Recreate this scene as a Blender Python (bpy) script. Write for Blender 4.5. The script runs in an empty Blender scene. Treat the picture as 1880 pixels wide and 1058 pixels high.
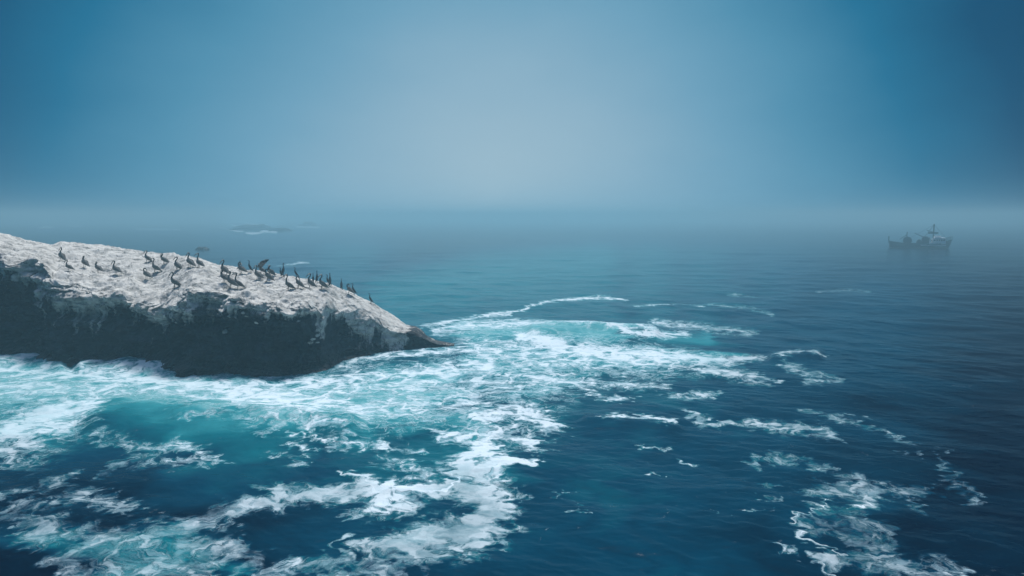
import bpy, math, random
import numpy as np
from mathutils import Vector
from mathutils.bvhtree import BVHTree

S = bpy.context.scene
# ------------------------------------------------------------------ camera
CAM_H, F, PITCH = 10.0, 1358.0, math.atan(131.0 / 1358.0)
cd = bpy.data.cameras.new("camera")
cam = bpy.data.objects.new("camera", cd)
S.collection.objects.link(cam)
cam.location = (0, 0, CAM_H)
cam.rotation_euler = (math.pi / 2 - PITCH, 0, 0)
cd.sensor_width = 36.0
cd.lens = 36.0 * F / 1880.0
cd.clip_start, cd.clip_end = 0.1, 20000
S.camera = cam

# ------------------------------------------------------------------ light
SUN_EL, SUN_AZ = math.radians(62), math.radians(-2)      # ahead of the camera, behind the fog
S.view_settings.view_transform = 'Standard'
S.view_settings.look = 'None'
S.view_settings.gamma = 1.0
S.view_settings.use_curve_mapping = False
S.view_settings.exposure = 0.33
sl = bpy.data.lights.new("sun", 'SUN')
sl.energy, sl.angle, sl.color = 3.4, math.radians(11), (1.0, 0.98, 0.95)
sun = bpy.data.objects.new("sun", sl)
S.collection.objects.link(sun)
sd = Vector((math.cos(SUN_EL) * math.sin(SUN_AZ), math.cos(SUN_EL) * math.cos(SUN_AZ), math.sin(SUN_EL)))
sun.rotation_euler = sd.to_track_quat('Z', 'Y').to_euler()
S.cycles.volume_bounces = 3
S.cycles.max_bounces = 5
S.cycles.use_denoising = True


class NT:
    """small helper to write node trees"""
    def __init__(s, tree):
        s.t = tree
        tree.nodes.clear()

    def n(s, kind, **kw):
        nd = s.t.nodes.new(kind)
        for k, v in kw.items():
            setattr(nd, k, v)
        return nd

    def put(s, sock, v):
        if isinstance(v, bpy.types.NodeSocket):
            s.t.links.new(v, sock)
        elif v is not None:
            if sock.type == 'RGBA' and len(v) == 3:
                v = (*v, 1)
            sock.default_value = v

    def m(s, op, a, b=None, c=None, clamp=False):
        nd = s.n('ShaderNodeMath', operation=op, use_clamp=clamp)
        for i, v in enumerate((a, b, c)):
            if v is not None:
                s.put(nd.inputs[i], v)
        return nd.outputs[0]

    def v(s, op, a, b=None, sc=None):
        nd = s.n('ShaderNodeVectorMath', operation=op)
        s.put(nd.inputs[0], a)
        if b is not None:
            s.put(nd.inputs[1], b)
        if sc is not None:
            s.put(nd.inputs['Scale'], sc)
        return nd.outputs[0]

    def step(s, x, lo, hi):
        nd = s.n('ShaderNodeMapRange', interpolation_type='SMOOTHSTEP')
        for i, v in zip((0, 1, 2), (x, lo, hi)):
            s.put(nd.inputs[i], v)
        return nd.outputs[0]

    def mix(s, f, a, b, mode='MIX'):
        nd = s.n('ShaderNodeMix', data_type='RGBA', blend_type=mode)
        s.put(nd.inputs[0], f)
        s.put(nd.inputs[6], a)
        s.put(nd.inputs[7], b)
        return nd.outputs[2]

    def noise(s, vec, scale, detail=4, rough=.55, dist=0.0, out=0):
        nd = s.n('ShaderNodeTexNoise')
        s.put(nd.inputs['Vector'], vec)
        nd.inputs['Scale'].default_value = scale
        nd.inputs['Detail'].default_value = detail
        nd.inputs['Roughness'].default_value = rough
        nd.inputs['Distortion'].default_value = dist
        return nd.outputs[out]

    def ramp(s, f, stops, interp='LINEAR'):
        nd = s.n('ShaderNodeValToRGB')
        e = nd.color_ramp.elements
        nd.color_ramp.interpolation = interp
        while len(e) < len(stops):
            e.new(0.5)
        for i, (p, c) in enumerate(stops):
            e[i].position = p
            e[i].color = (*c, 1)
        s.put(nd.inputs[0], f)
        return nd.outputs[0]

    def attr(s, name):
        return s.n('ShaderNodeAttribute', attribute_name=name).outputs['Fac']


# ------------------------------------------------------------------ sky: a bank of fog lit from behind, daylight sky above it
w = bpy.data.worlds.new("World")
S.world = w
w.use_nodes = True
T = NT(w.node_tree)
dirv = T.v('NORMALIZE', T.n('ShaderNodeTexCoord').outputs['Generated'])
sep = T.n('ShaderNodeSeparateXYZ')
T.put(sep.inputs[0], dirv)
az = T.m('ARCTAN2', sep.outputs[0], sep.outputs[1])
el = T.m('ARCSINE', sep.outputs[2])
qa = T.m('DIVIDE', T.m('ADD', az, math.radians(1.5)), math.radians(35))
qe = T.m('DIVIDE', T.m('SUBTRACT', el, math.radians(2)), math.radians(30))
q = T.m('SQRT', T.m('ADD', T.m('MULTIPLY', qa, qa), T.m('MULTIPLY', qe, qe)))
q = T.m('ADD', q, T.m('MULTIPLY', T.m('SUBTRACT', T.noise(T.v('MULTIPLY', dirv, (1, 1, 2.2)), 2.0, 5, .55), .5), .26))
fog = T.ramp(T.m('DIVIDE', q, 2.0), [
    (0.00, (.290, .405, .480)), (0.14, (.210, .345, .445)), (0.25, (.120, .275, .395)), (0.34, (.060, .210, .330)),
    (0.43, (.006, .120, .230)), (0.51, (.000, .055, .130)), (0.65, (.000, .030, .080)), (1.0, (.002, .030, .080))])
nish = T.n('ShaderNodeTexSky', sky_type='NISHITA', sun_disc=False, sun_elevation=SUN_EL, sun_rotation=SUN_AZ)
up = T.step(el, math.radians(30), math.radians(75))
sky = T.mix(up, fog, T.v('SCALE', nish.outputs[0], sc=0.18))
bg = T.n('ShaderNodeBackground')
T.put(bg.inputs[0], sky)
bg.inputs[1].default_value = 1.0
T.t.links.new(bg.outputs[0], T.n('ShaderNodeOutputWorld').inputs[0])

# ------------------------------------------------------------------ helpers
CP, SP = math.cos(PITCH), math.sin(PITCH)


def ray(px, py):
    """direction from the viewpoint through a point of the photograph"""
    a, b = (px - 940.0) / F, -(py - 529.0) / F
    return np.array([a, CP + b * SP, -SP + b * CP])


def sea(px, py):
    d = ray(px, py)
    t = CAM_H / -d[2]
    return d[0] * t, d[1] * t


def at(px, py, Y):
    """the point of that ray which stands Y metres ahead"""
    d = ray(px, py)
    return np.array([d[0] / d[1] * Y, Y, CAM_H + d[2] / d[1] * Y])


def ss(x, a, b):
    t = np.clip((x - a) / (b - a), 0, 1)
    return t * t * (3 - 2 * t)


def _h(ix, iy, iz, seed):
    h = (ix * 374761393 + iy * 668265263 + iz * 2147483647 + seed * 974634777) & 0xffffffff
    h = ((h ^ (h >> 13)) * 1274126177) & 0xffffffff
    h = ((h ^ (h >> 15)) * 2246822519) & 0xffffffff
    return ((h ^ (h >> 16)) & 0xffff) / 65535.0


def vnoise(x, y, z=None, seed=0):
    z = np.zeros_like(x) if z is None else z
    fx, fy, fz = np.floor(x), np.floor(y), np.floor(z)
    ix, iy, iz = fx.astype(np.int64), fy.astype(np.int64), fz.astype(np.int64)
    u, v, t = x - fx, y - fy, z - fz
    u, v, t = [k * k * k * (k * (k * 6 - 15) + 10) for k in (u, v, t)]
    r = 0
    for dx in (0, 1):
        for dy in (0, 1):
            for dz in (0, 1):
                wgt = (u if dx else 1 - u) * (v if dy else 1 - v) * (t if dz else 1 - t)
                r = r + wgt * _h(ix + dx, iy + dy, iz + dz, seed)
    return r * 2 - 1


def fbm(x, y, z=None, oct=4, seed=0, gain=.5, ridged=False):
    a, s, tot = 1.0, 0, 0
    z = np.zeros_like(x) if z is None else z
    for k in range(oct):
        n = vnoise(x, y, z, seed + k * 7)
        if ridged:
            n = 1 - 2 * np.abs(n)
        s = s + a * n
        tot += a
        a *= gain
        x, y, z = x * 2.03 + 3.1, y * 2.03 + 1.7, z * 2.03 + 5.3
    return s / tot


def tag(o, label=None, cat=None, group=None, kind=None):
    for k, v in (('label', label), ('category', cat), ('group', group), ('kind', kind)):
        if v:
            o[k] = v
    return o


def mesh_obj(name, verts, faces, mats, parent=None, smooth=True, mi=None):
    me = bpy.data.meshes.new(name)
    verts = np.asarray(verts, dtype=np.float32)
    if isinstance(faces, np.ndarray):
        n = len(faces)
        me.vertices.add(len(verts))
        me.vertices.foreach_set('co', verts.ravel())
        me.loops.add(n * 4)
        me.loops.foreach_set('vertex_index', faces.ravel().astype(np.int32))
        me.polygons.add(n)
        me.polygons.foreach_set('loop_start', np.arange(0, n * 4, 4, dtype=np.int32))
        me.update(calc_edges=True)
    else:
        me.from_pydata([tuple(map(float, v)) for v in verts], [], faces)
    for m in (mats if isinstance(mats, list) else [mats]):
        me.materials.append(m)
    if mi is not None:
        me.polygons.foreach_set('material_index', np.array(mi, dtype=np.int32))
    me.polygons.foreach_set('use_smooth', np.full(len(me.polygons), smooth))
    me.update()
    o = bpy.data.objects.new(name, me)
    S.collection.objects.link(o)
    if parent:
        o.parent = parent
    return o


def grid_faces(nr, nc, wrap=False):
    i = np.arange(nr - 1)[:, None]
    j = np.arange(nc if wrap else nc - 1)[None, :]
    a = i * nc + j
    b = i * nc + (j + 1) % nc
    return np.stack([a, b, b + nc, a + nc], -1).reshape(-1, 4)


def put_attr(o, name, arr):
    a = o.data.attributes.new(name, 'FLOAT', 'POINT')
    a.data.foreach_set('value', np.asarray(arr, dtype=np.float32).ravel())


def mat(name, col, rough=.7, spec=.5, var=.25, vs=3.0, metal=0.0):
    """plain surface with a little uneven colour and wear"""
    m = bpy.data.materials.new(name)
    m.use_nodes = True
    t = NT(m.node_tree)
    co = t.n('ShaderNodeTexCoord').outputs['Object']
    n = t.noise(co, vs, 5, .6)
    c = t.mix(n, tuple(k * (1 - var) for k in col), tuple(min(1, k * (1 + var)) for k in col))
    p = t.n('ShaderNodeBsdfPrincipled')
    t.put(p.inputs['Base Color'], c)
    p.inputs['Roughness'].default_value = rough
    p.inputs['Metallic'].default_value = metal
    p.inputs['Specular IOR Level'].default_value = spec
    t.t.links.new(p.outputs[0], t.n('ShaderNodeOutputMaterial').inputs[0])
    return m


# ------------------------------------------------------------------ water
rng = np.random.default_rng(5)
# rows: fine near the viewer, ever wider towards the horizon
ang = np.concatenate([np.linspace(math.radians(80), math.radians(28.5), 60, endpoint=False),
                      np.linspace(math.radians(28.5), math.radians(0.5), 740, endpoint=False),
                      np.linspace(math.radians(0.5), math.atan(CAM_H / 3600), 14)])
R = CAM_H / np.tan(ang)
front = np.radians(np.linspace(-39, 39, 1320))
side = np.radians(np.linspace(39, 321, 190)[1:-1])
A = np.concatenate([front, side])
nr, nc = len(R), len(A)
X = R[:, None] * np.sin(A)[None, :]
Y = R[:, None] * np.cos(A)[None, :]
D = np.repeat(R[:, None], nc, 1)


def splat(strokes, mode='max'):
    """soft elongated patches laid along lines on the sea; returns a value per point of the sheet"""
    out = np.zeros((nr, nc))
    for pts, peak in strokes:
        P = []
        for (a, b) in zip(pts[:-1], pts[1:]) if len(pts) > 1 else [(pts[0], pts[0])]:
            L = math.hypot(b[0] - a[0], b[1] - a[1])
            n = max(1, int(L / (0.45 * min(a[2], b[2]) + .2)))
            P += [tuple(a[i] + (b[i] - a[i]) * k / n for i in range(3)) for k in range(n + (b is pts[-1]))]
        acc = None
        for px, py, r in P:
            x, y = sea(px, py)
            d = math.hypot(x, y)
            rx, ry = r * d / F, r * d * d / (CAM_H * F)
            i0 = np.searchsorted(R, d - ry * 3.2)
            i1 = np.searchsorted(R, d + ry * 3.2)
            a0 = math.atan2(x, y)
            j0 = np.searchsorted(front, a0 - rx * 2.2 / d)
            j1 = np.searchsorted(front, a0 + rx * 2.2 / d)
            if i1 <= i0 or j1 <= j0:
                continue
            sub = (slice(i0, i1), slice(j0, j1))
            lat = (A[None, j0:j1] - a0) * d / rx
            dep = (R[i0:i1, None] - d) / ry
            v = peak * np.exp(-(lat ** 2 + dep ** 2) * .5)
            out[sub] = np.maximum(out[sub], v)
    return out


FOAM = [
    # white water washing along the foot of the rock
    ([(-40, 672, 8), (80, 684, 10), (160, 689, 13), (240, 690, 18), (320, 702, 22), (400, 716, 25), (480, 732, 30), (560, 742, 32), (620, 735, 22)], .86),
    ([(380, 700, 8), (500, 708, 14), (600, 700, 12), (700, 690, 12), (800, 680, 14), (900, 670, 16)], .80),
    ([(-40, 822, 24), (60, 785, 28), (120, 758, 24), (172, 742, 12)], .98),
    ([(-40, 715, 18), (100, 715, 15), (220, 712, 12)], .72),
    ([(620, 668, 6), (700, 655, 5), (800, 645, 6), (870, 640, 8)], .75),
    # net of foam in the middle
    ([(620, 700, 26), (760, 700, 34), (900, 700, 38), (1020, 690, 34)], .60),
    ([(640, 760, 22), (760, 750, 26), (880, 740, 26)], .62),
    ([(860, 640, 20), (960, 650, 24), (1080, 655, 26), (1200, 660, 22), (1330, 668, 12)], .70),
    ([(950, 618, 6), (1000, 632, 10), (1060, 645, 13), (1150, 652, 13), (1250, 656, 10), (1320, 664, 6), (1400, 658, 4)], .98),
    ([(800, 612, 6), (850, 600, 9), (950, 594, 8), (1050, 598, 6), (1130, 606, 6), (1200, 612, 5)], .78),
    ([(1020, 592, 4), (1080, 600, 4), (1120, 610, 3), (1180, 622, 4), (1260, 612, 5)], .82),
    ([(1200, 590, 5), (1300, 600, 6), (1380, 612, 5)], .66),
    ([(890, 577, 1.8), (950, 570, 1.3), (1000, 556, 1.9), (1060, 548, 2), (1110, 546, 2.2), (1150, 551, 1.2)], .72),
    ([(775, 602, 3), (850, 586, 3.5), (900, 577, 3), (940, 575, 2)], .80),
    ([(1165, 562, 1.4), (1240, 558, 1.6), (1290, 564, 1.1)], .62),
    ([(1300, 560, 2), (1380, 566, 3), (1420, 578, 2)], .48),
    ([(1500, 535, 2), (1560, 531, 2), (1600, 536, 1.4)], .4),
    ([(1340, 540, 2), (1390, 546, 2)], .40),
    ([(1020, 700, 14), (1080, 700, 10), (1160, 706, 8), (1220, 712, 5)], .62),
    ([(1060, 700, 3), (1085, 725, 4), (1120, 735, 4), (1160, 730, 3)], .74),
    ([(1270, 680, 4), (1340, 688, 7), (1395, 698, 7), (1420, 706, 4)], .80),
    ([(1425, 656, 4), (1465, 649, 4), (1500, 652, 3)], .80),
    ([(1440, 674, 5), (1490, 690, 6), (1530, 700, 5), (1480, 706, 5)], .60),
    ([(1180, 722, 3), (1260, 730, 4), (1330, 725, 3)], .60),
    ([(1105, 771, 3), (1135, 766, 4), (1190, 774, 5), (1245, 782, 3)], .80),
    ([(1255, 758, 4), (1280, 768, 5), (1300, 780, 4), (1335, 783, 2)], .78),
    ([(1330, 774, 3), (1400, 782, 5), (1450, 785, 9), (1500, 790, 8), (1540, 800, 4)], .68),
    ([(1480, 757, 3), (1550, 770, 4), (1610, 785, 3), (1660, 812, 3), (1740, 835, 3)], .46),
    ([(1370, 850, 5), (1430, 842, 6), (1490, 856, 6), (1540, 862, 3)], .50),
    ([(1020, 905, 2), (1060, 948, 2)], .35),
    # central tongue of thick foam
    ([(880, 770, 14), (940, 752, 18), (990, 768, 18), (1015, 785, 12)], .82),
    ([(830, 800, 12), (900, 795, 16), (960, 800, 14), (985, 825, 8)], .76),
    ([(905, 822, 12), (880, 840, 26), (862, 862, 26), (905, 858, 26), (940, 852, 9)], 1.1),
    ([(930, 850, 5), (965, 851, 4), (992, 847, 3.5)], 1.2),
    ([(842, 885, 16), (885, 905, 28), (905, 925, 32), (895, 960, 30), (860, 975, 28), (810, 980, 24), (760, 1000, 20)], 1.15),
    ([(780, 1015, 20), (740, 1030, 18), (690, 1040, 14)], 1.0),
    ([(830, 1005, 8), (850, 990, 8)], 1.0),
    ([(690, 1000, 14), (740, 990, 16), (800, 965, 14)], .82),
    ([(640, 872, 4), (662, 888, 6), (685, 900, 9), (740, 905, 10), (800, 896, 9), (850, 884, 10)], 1.1),
    ([(720, 915, 14), (660, 905, 14), (580, 908, 14), (500, 916, 13), (440, 934, 12), (380, 950, 12), (330, 966, 12)], .84),
    ([(700, 935, 14), (640, 925, 12), (760, 930, 10)], .72),
    ([(655, 1018, 4), (620, 1005, 5), (640, 985, 4)], .7),
    ([(700, 1030, 12), (620, 1030, 9), (540, 1030, 9), (470, 1020, 12), (410, 1005, 12), (340, 1010, 14)], .66),
    ([(480, 1050, 14), (580, 1055, 10), (700, 1056, 10)], .62),
    # thin veils at the lower left
    ([(330, 975, 14), (290, 990, 20), (230, 1000, 26), (160, 1000, 24), (100, 985, 20), (60, 960, 14), (20, 940, 14)], .64),
    ([(380, 1045, 22), (300, 1045, 26), (200, 1050, 24), (110, 1045, 18)], .64),
    ([(90, 920, 9), (130, 908, 11), (160, 912, 10), (190, 925, 8), (240, 935, 8)], .62),
    ([(0, 912, 10), (40, 905, 8), (70, 892, 8), (130, 880, 8)], .52),
    ([(200, 862, 8), (240, 850, 9), (300, 845, 8), (380, 850, 6)], .48),
    ([(170, 805, 5), (230, 815, 7), (290, 830, 7), (330, 820, 6), (400, 845, 5)], .50),
    # flecks left of centre
    ([(560, 790, 8), (610, 795, 10), (640, 805, 8)], .72),
    ([(540, 822, 3), (600, 832, 4), (640, 822, 5), (680, 815, 6), (720, 825, 5), (780, 830, 3)], .72),
    ([(530, 850, 6), (560, 850, 6), (500, 840, 5)], .55),
    ([(330, 780, 3), (420, 772, 4), (520, 790, 5), (470, 810, 4)], .42),
    ([(700, 850, 10), (760, 860, 10), (800, 870, 8), (740, 880, 8)], .50),
    ([(840, 820, 8), (800, 800, 8)], .60),
    # loose flecks
    ([(1035, 905, 1.2), (1050, 907, 1)], .7), ([(1062, 948, 1.2), (1080, 947, 1)], .7), ([(1175, 872, 1.4), (1200, 870, 1.2)], .7), ([(1255, 850, 2), (1285, 853, 1.6)], .62),
    ([(1315, 945, 1), (1318, 942, 1)], .7), ([(1372, 938, 1.2), (1430, 944, 1)], .62), ([(1180, 820, 1.6), (1235, 822, 1.8)], .55), ([(1560, 760, 2), (1600, 770, 2)], .5),
    ([(1400, 925, 2), (1440, 915, 3)], .45), ([(1650, 830, 2), (1690, 838, 2)], .5), ([(1425, 1000, 3), (1460, 1010, 4)], .4), ([(1380, 885, 2), (1470, 890, 3)], .45),
    # right foreground
    ([(1500, 905, 10), (1560, 895, 14), (1610, 905, 14), (1590, 925, 12)], .72),
    ([(1500, 940, 12), (1470, 962, 9), (1530, 965, 16), (1580, 965, 12), (1640, 985, 8)], .66),
    ([(1560, 1000, 14), (1610, 1010, 16), (1560, 1035, 12), (1640, 1040, 14), (1500, 1035, 6)], .66),
    ([(1448, 962, 2), (1470, 950, 2), (1500, 940, 2.4), (1522, 922, 2)], 1.1),
    ([(1582, 910, 2), (1594, 928, 3), (1588, 938, 3), (1562, 938, 2)], 1.1),
    ([(1478, 985, 4), (1500, 1000, 2.6), (1525, 1015, 2.2), (1535, 1032, 2.4), (1515, 1046, 2.2), (1525, 1058, 2)], 1.1),
    ([(1590, 1028, 2), (1620, 1032, 3)], .95),
    ([(1650, 905, 9), (1690, 905, 8), (1680, 930, 7)], .56),
    ([(1728, 855, 5), (1740, 878, 7), (1770, 898, 7), (1795, 903, 5), (1765, 920, 5)], .54),
    ([(1640, 1055, 12), (1750, 1050, 10)], .5),
    # far away breakers
    ([(412, 408, 1.0), (440, 406, 1.2), (470, 412, 1.4), (490, 413, 1.2)], .85),
    ([(425, 412, 1), (440, 417, 1.4), (452, 420, 1)], .9),
    ([(418, 421, .7), (436, 424, 1.1), (446, 424, .8)], .9),
    ([(452, 427, 1.0), (462, 428, 1.6), (478, 427, 1.1)], 1.0),
    ([(480, 425, 1.3), (492, 423, 2.2), (506, 425, 1.7)], 1.1),
    ([(400, 417, .6), (414, 419, .6)], .6),
    ([(515, 423, .6), (530, 424, .5)], .5),
    ([(545, 416, 1.0), (585, 417, 1.2)], .8),
    ([(72, 418, 1), (86, 416.5, 1.5), (100, 417, .9)], .8),
    ([(128, 414, 1.4), (150, 415, 1.4)], .65),
    ([(195, 395, 1.6), (260, 396, 1.6)], .6),
    ([(250, 420, 1.6), (330, 421, 1.4)], .5),
    ([(508, 489, .8), (522, 488, .9)], .6),
    ([(526, 486, .9), (540, 485, 1.4)], .8),
    ([(541, 484, 1.2), (552, 482, 1.6), (568, 482.5, 1.1)], .95),
]
MILK = [
    ([(-60, 700, 50), (150, 720, 45), (330, 725, 42), (520, 745, 45), (680, 735, 50), (820, 700, 40)], .85),
    ([(330, 765, 34), (460, 778, 34), (580, 775, 30)], .62),
    ([(30, 790, 30), (120, 765, 24)], .7),
    ([(350, 800, 40), (520, 805, 40)], .42),
    ([(780, 775, 36), (860, 790, 30)], .55),
    ([(700, 850, 70), (900, 850, 60)], .36),
    ([(860, 612, 22), (960, 608, 18), (1060, 612, 17), (1160, 616, 14)], .85),
    ([(1200, 622, 12), (1300, 616, 10)], .6),
    ([(900, 660, 40), (1050, 660, 30), (1200, 655, 20), (1330, 660, 14)], .62),
    ([(950, 720, 26), (1050, 700, 20)], .50),
    ([(1100, 870, 70), (1250, 860, 50)], .26),
    ([(220, 1010, 36), (100, 1000, 30), (350, 1030, 30)], .34),
    ([(780, 960, 60)], .26),
    ([(720, 540, 60), (900, 500, 60), (1100, 480, 55)], .50),
    ([(1190, 485, 70)], .42), ([(1290, 490, 80)], .34), ([(1400, 500, 90)], .26), ([(640, 480, 80)], .34), ([(540, 470, 90)], .22),
    ([(1540, 950, 60)], .2),
    ([(1250, 620, 90), (1450, 640, 100), (1600, 560, 80)], .20),
    ([(420, 860, 60), (560, 860, 60)], .26),
]
RIDGE = [
    ([(180, 775, 15), (300, 762, 22), (450, 768, 24), (640, 790, 16)], .42),
    ([(-40, 664, 6), (60, 660, 6), (110, 672, 6)], .35),
    ([(150, 672, 6), (230, 668, 7), (320, 676, 6)], .45),
    ([(980, 612, 9), (1080, 606, 10), (1200, 612, 8)], .5),
    ([(1420, 660, 6), (1500, 652, 6)], .35),
    ([(640, 875, 6), (690, 900, 8), (800, 896, 8)], .05),
    ([(1080, 775, 8), (1240, 785, 8)], .14),
]
DIM = [  # vignette darkening painted in as weaker foam cover, also softening hard far breakers
    ([(850, 910, 40), (880, 950, 50), (760, 1010, 50), (600, 1040, 50)], .8),
    ([(640, 900, 30), (480, 920, 30), (330, 970, 40)], .60),
    ([(430, 1030, 60), (250, 1010, 80), (60, 970, 80), (60, 900, 50), (200, 860, 50)], .88),
    ([(1500, 900, 60), (1560, 960, 70), (1580, 1040, 70), (1740, 880, 60)], 1.0),
    ([(0, 800, 60), (100, 700, 60)], .40),
    ([(60, 416, 8), (330, 418, 8)], .6),
    ([(400, 415, 8), (600, 420, 8)], .35),
    ([(500, 485, 5), (570, 482, 5)], .4),
    ([(200, 690, 60), (350, 720, 50)], .2),
    ([(1300, 780, 50), (1480, 790, 50), (1600, 790, 50)], .5),
    ([(1350, 560, 60), (1600, 540, 60), (1430, 850, 50), (1400, 940, 60)], .7),
    ([(1560, 780, 40), (1700, 830, 40)], .75),
]
RIM = [
    ([(640, 872, 3), (662, 884, 4), (678, 900, 3), (720, 910, 2.6), (770, 906, 2.4), (830, 893, 2.2), (845, 880, 3), (828, 866, 3)], 1.0),
    ([(930, 843, 2.6), (965, 850, 3), (997, 847, 3.2)], 1.0),
    ([(1448, 962, 1.5), (1470, 950, 1.5), (1500, 940, 2), (1522, 922, 1.6)], 1.0),
    ([(1582, 910, 1.6), (1594, 928, 3), (1588, 938, 3), (1562, 938, 1.6)], 1.0),
    ([(1478, 985, 3.4), (1500, 1000, 2.2), (1525, 1015, 2), (1535, 1032, 2), (1515, 1046, 2), (1525, 1058, 2)], 1.0),
    ([(890, 577, 1.4), (950, 570, 1.1), (1000, 556, 1.6), (1060, 548, 1.6), (1110, 546, 1.8), (1150, 551, 1)], .9),
    ([(1112, 770, 1.5), (1135, 766, 2.4), (1160, 771, 1.6)], .9),
    ([(1425, 656, 1.6), (1465, 649, 1.8), (1500, 652, 2)], .85),
    ([(-40, 661, 2), (40, 663, 2), (75, 658, 2.2), (98, 664, 2.4), (80, 674, 2)], .95),
    ([(120, 682, 1.6), (165, 668, 2), (230, 672, 2.4), (290, 679, 2.4), (312, 672, 2.4)], .95),
    ([(510, 800, 1.6), (640, 822, 2), (700, 812, 2), (740, 822, 1.6)], .75),
]
foam = splat(FOAM)
rim = splat(RIM)
foam = np.maximum(foam, rim * 1.05)
milk = splat(MILK)
ridge = splat(RIDGE)
dim = splat(DIM)


def look(field, dx, dy):
    """the field read a little to the side, so that its outlines curl like foam drifting on eddies"""
    x, y = X + dx, Y + dy
    i = np.interp(np.hypot(x, y).ravel(), R, np.arange(nr)).reshape(x.shape)
    j = (np.arctan2(x, y) - front[0]) / (front[1] - front[0])
    j = np.where((j < 0) | (j > len(front) - 2), -1, j)
    i0 = np.minimum(i.astype(int), nr - 2)
    j0 = np.clip(j.astype(int), 0, len(front) - 2)
    a, b = i - i0, j - j0
    v = (field[i0, j0] * (1 - a) + field[i0 + 1, j0] * a) * (1 - b) + (field[i0, j0 + 1] * (1 - a) + field[i0 + 1, j0 + 1] * a) * b
    return np.where(j < 0, 0, v)


def eddy(seed, amp, size, oct=4):
    e = .01
    n = [fbm(X / size + a, Y / size + b, oct=oct, seed=seed, gain=.55) for a, b in ((e, 0), (-e, 0), (0, e), (0, -e))]
    return (n[2] - n[3]) / (2 * e) * amp, -(n[0] - n[1]) / (2 * e) * amp


near = ss(R, 90, 22)[:, None]
ax, ay = eddy(301, .22, 3.0)
bx_, by_ = eddy(311, .050, .8, 3)
foam = look(foam, ax + bx_ * near, ay + by_ * near)
rim = look(rim, ax * .6, ay * .6)
cx_, cy_ = eddy(321, .9, 9.0, 3)
milk = look(milk, cx_, cy_)

# swell and chop
Z = np.zeros_like(X)
cell = np.maximum(np.gradient(R)[:, None], .01) * np.ones_like(X)      # local mesh size, to drop waves it cannot carry
dirs = []
for k in range(46):
    lam = 0.55 * (1.125 ** k)                      # 0.55 m .. 110 m
    th = math.radians(250 + rng.normal(0, 34))
    amp = .0045 * lam ** .82 * (1 if lam < 16 else (16 / lam) ** 1.15)
    dirs.append((lam, th, amp, rng.uniform(0, 6.28)))
wx = X + 1.2 * fbm(X * .11, Y * .11, oct=2, seed=3)
wy = Y + 1.2 * fbm(X * .11 + 9, Y * .11, oct=2, seed=4)
for lam, th, amp, ph in dirs:
    kx, ky = 2 * math.pi / lam * math.cos(th), 2 * math.pi / lam * math.sin(th)
    fade = ss(lam / cell, 3.0, 7.0)
    s = np.sin(kx * wx + ky * wy + ph)
    Z += amp * fade * (1 - 2 * np.abs(s) ** 1.3 * .5 + s * .6) * .8
chop = fbm(X * .9, Y * .9, oct=4, seed=11, ridged=True)
Z += chop * .05 * ss(.8 / cell, 1.5, 4) * np.clip(foam + milk, 0, 1)
Z += ridge * (1 + .5 * fbm(X * .5, Y * .5, oct=3, seed=21))
Z += .035 * np.clip(foam - .75, 0, .4) * ss(1 / cell, 1, 5)
Z -= Z.mean()
Z *= ss(R, 3500, 900)[:, None]

mw = bpy.data.materials.new("sea_water")
mw.use_nodes = True
T = NT(mw.node_tree)
co = T.n('ShaderNodeNewGeometry').outputs['Position']
flat = T.v('MULTIPLY', co, (1, 1, 0))
n1 = T.v('SUBTRACT', T.noise(flat, .38, 3, .5, out=1), (.5, .5, .5))
n2 = T.v('SUBTRACT', T.noise(flat, 1.9, 3, .5, out=1), (.5, .5, .5))
n3 = T.v('SUBTRACT', T.noise(flat, 7.0, 2, .5, out=1), (.5, .5, .5))
wp = T.v('ADD', flat, T.v('SCALE', n1, sc=2.6))
wp = T.v('ADD', wp, T.v('SCALE', n2, sc=.75))
wp = T.v('ADD', wp, T.v('SCALE', n3, sc=.16))
wp = T.v('MULTIPLY', wp, (1, 1, 0))


def vor(scale, feature='DISTANCE_TO_EDGE'):
    nd = T.n('ShaderNodeTexVoronoi', feature=feature)
    T.put(nd.inputs['Vector'], wp)
    nd.inputs['Scale'].default_value = scale
    return nd.outputs[0]


big = T.noise(wp, .55, 5, .62)
fine = T.noise(wp, 3.0, 6, .68, .6)
rid = T.m('MULTIPLY', T.m('ABSOLUTE', T.m('SUBTRACT', T.noise(wp, .9, 4, .6, .8), .5)), 4.0)
cells = T.m('MULTIPLY', vor(.62), 1.7)
cells2 = T.m('MULTIPLY', vor(1.9), 1.5)
# N: 0 where foam gathers first (thin threads between the cells), 1 where the sea stays open longest
N = T.m('ADD', T.m('MULTIPLY', big, .32), T.m('MULTIPLY', fine, .42))
N = T.m('ADD', N, T.m('MULTIPLY', T.m('MINIMUM', rid, 1.0), .22))
N = T.m('ADD', N, T.m('MULTIPLY', cells, .42))
N = T.m('ADD', N, T.m('MULTIPLY', cells2, .26))
N = T.m('MULTIPLY_ADD', T.m('SUBTRACT', N, .62), 2.3, .5)
fo = T.attr('foam')
mi = T.attr('milk')
lim = T.m('MULTIPLY_ADD', fo, .97, -.035)
open_ = T.m('SUBTRACT', lim, N)                         # > 0 where there is foam
gate = T.m('MULTIPLY', T.step(open_, -.42, .10), T.step(fo, .06, .24))
d1, d2, d3 = vor(.55), vor(1.7), vor(4.2)
f2 = T.m('MULTIPLY', fo, fo)
th1 = T.m('SUBTRACT', 1.0, T.step(d1, .0, T.m('MULTIPLY_ADD', f2, .17, .03)))
th2 = T.m('SUBTRACT', 1.0, T.step(d2, .0, T.m('MULTIPLY_ADD', f2, .24, .03)))
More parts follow.
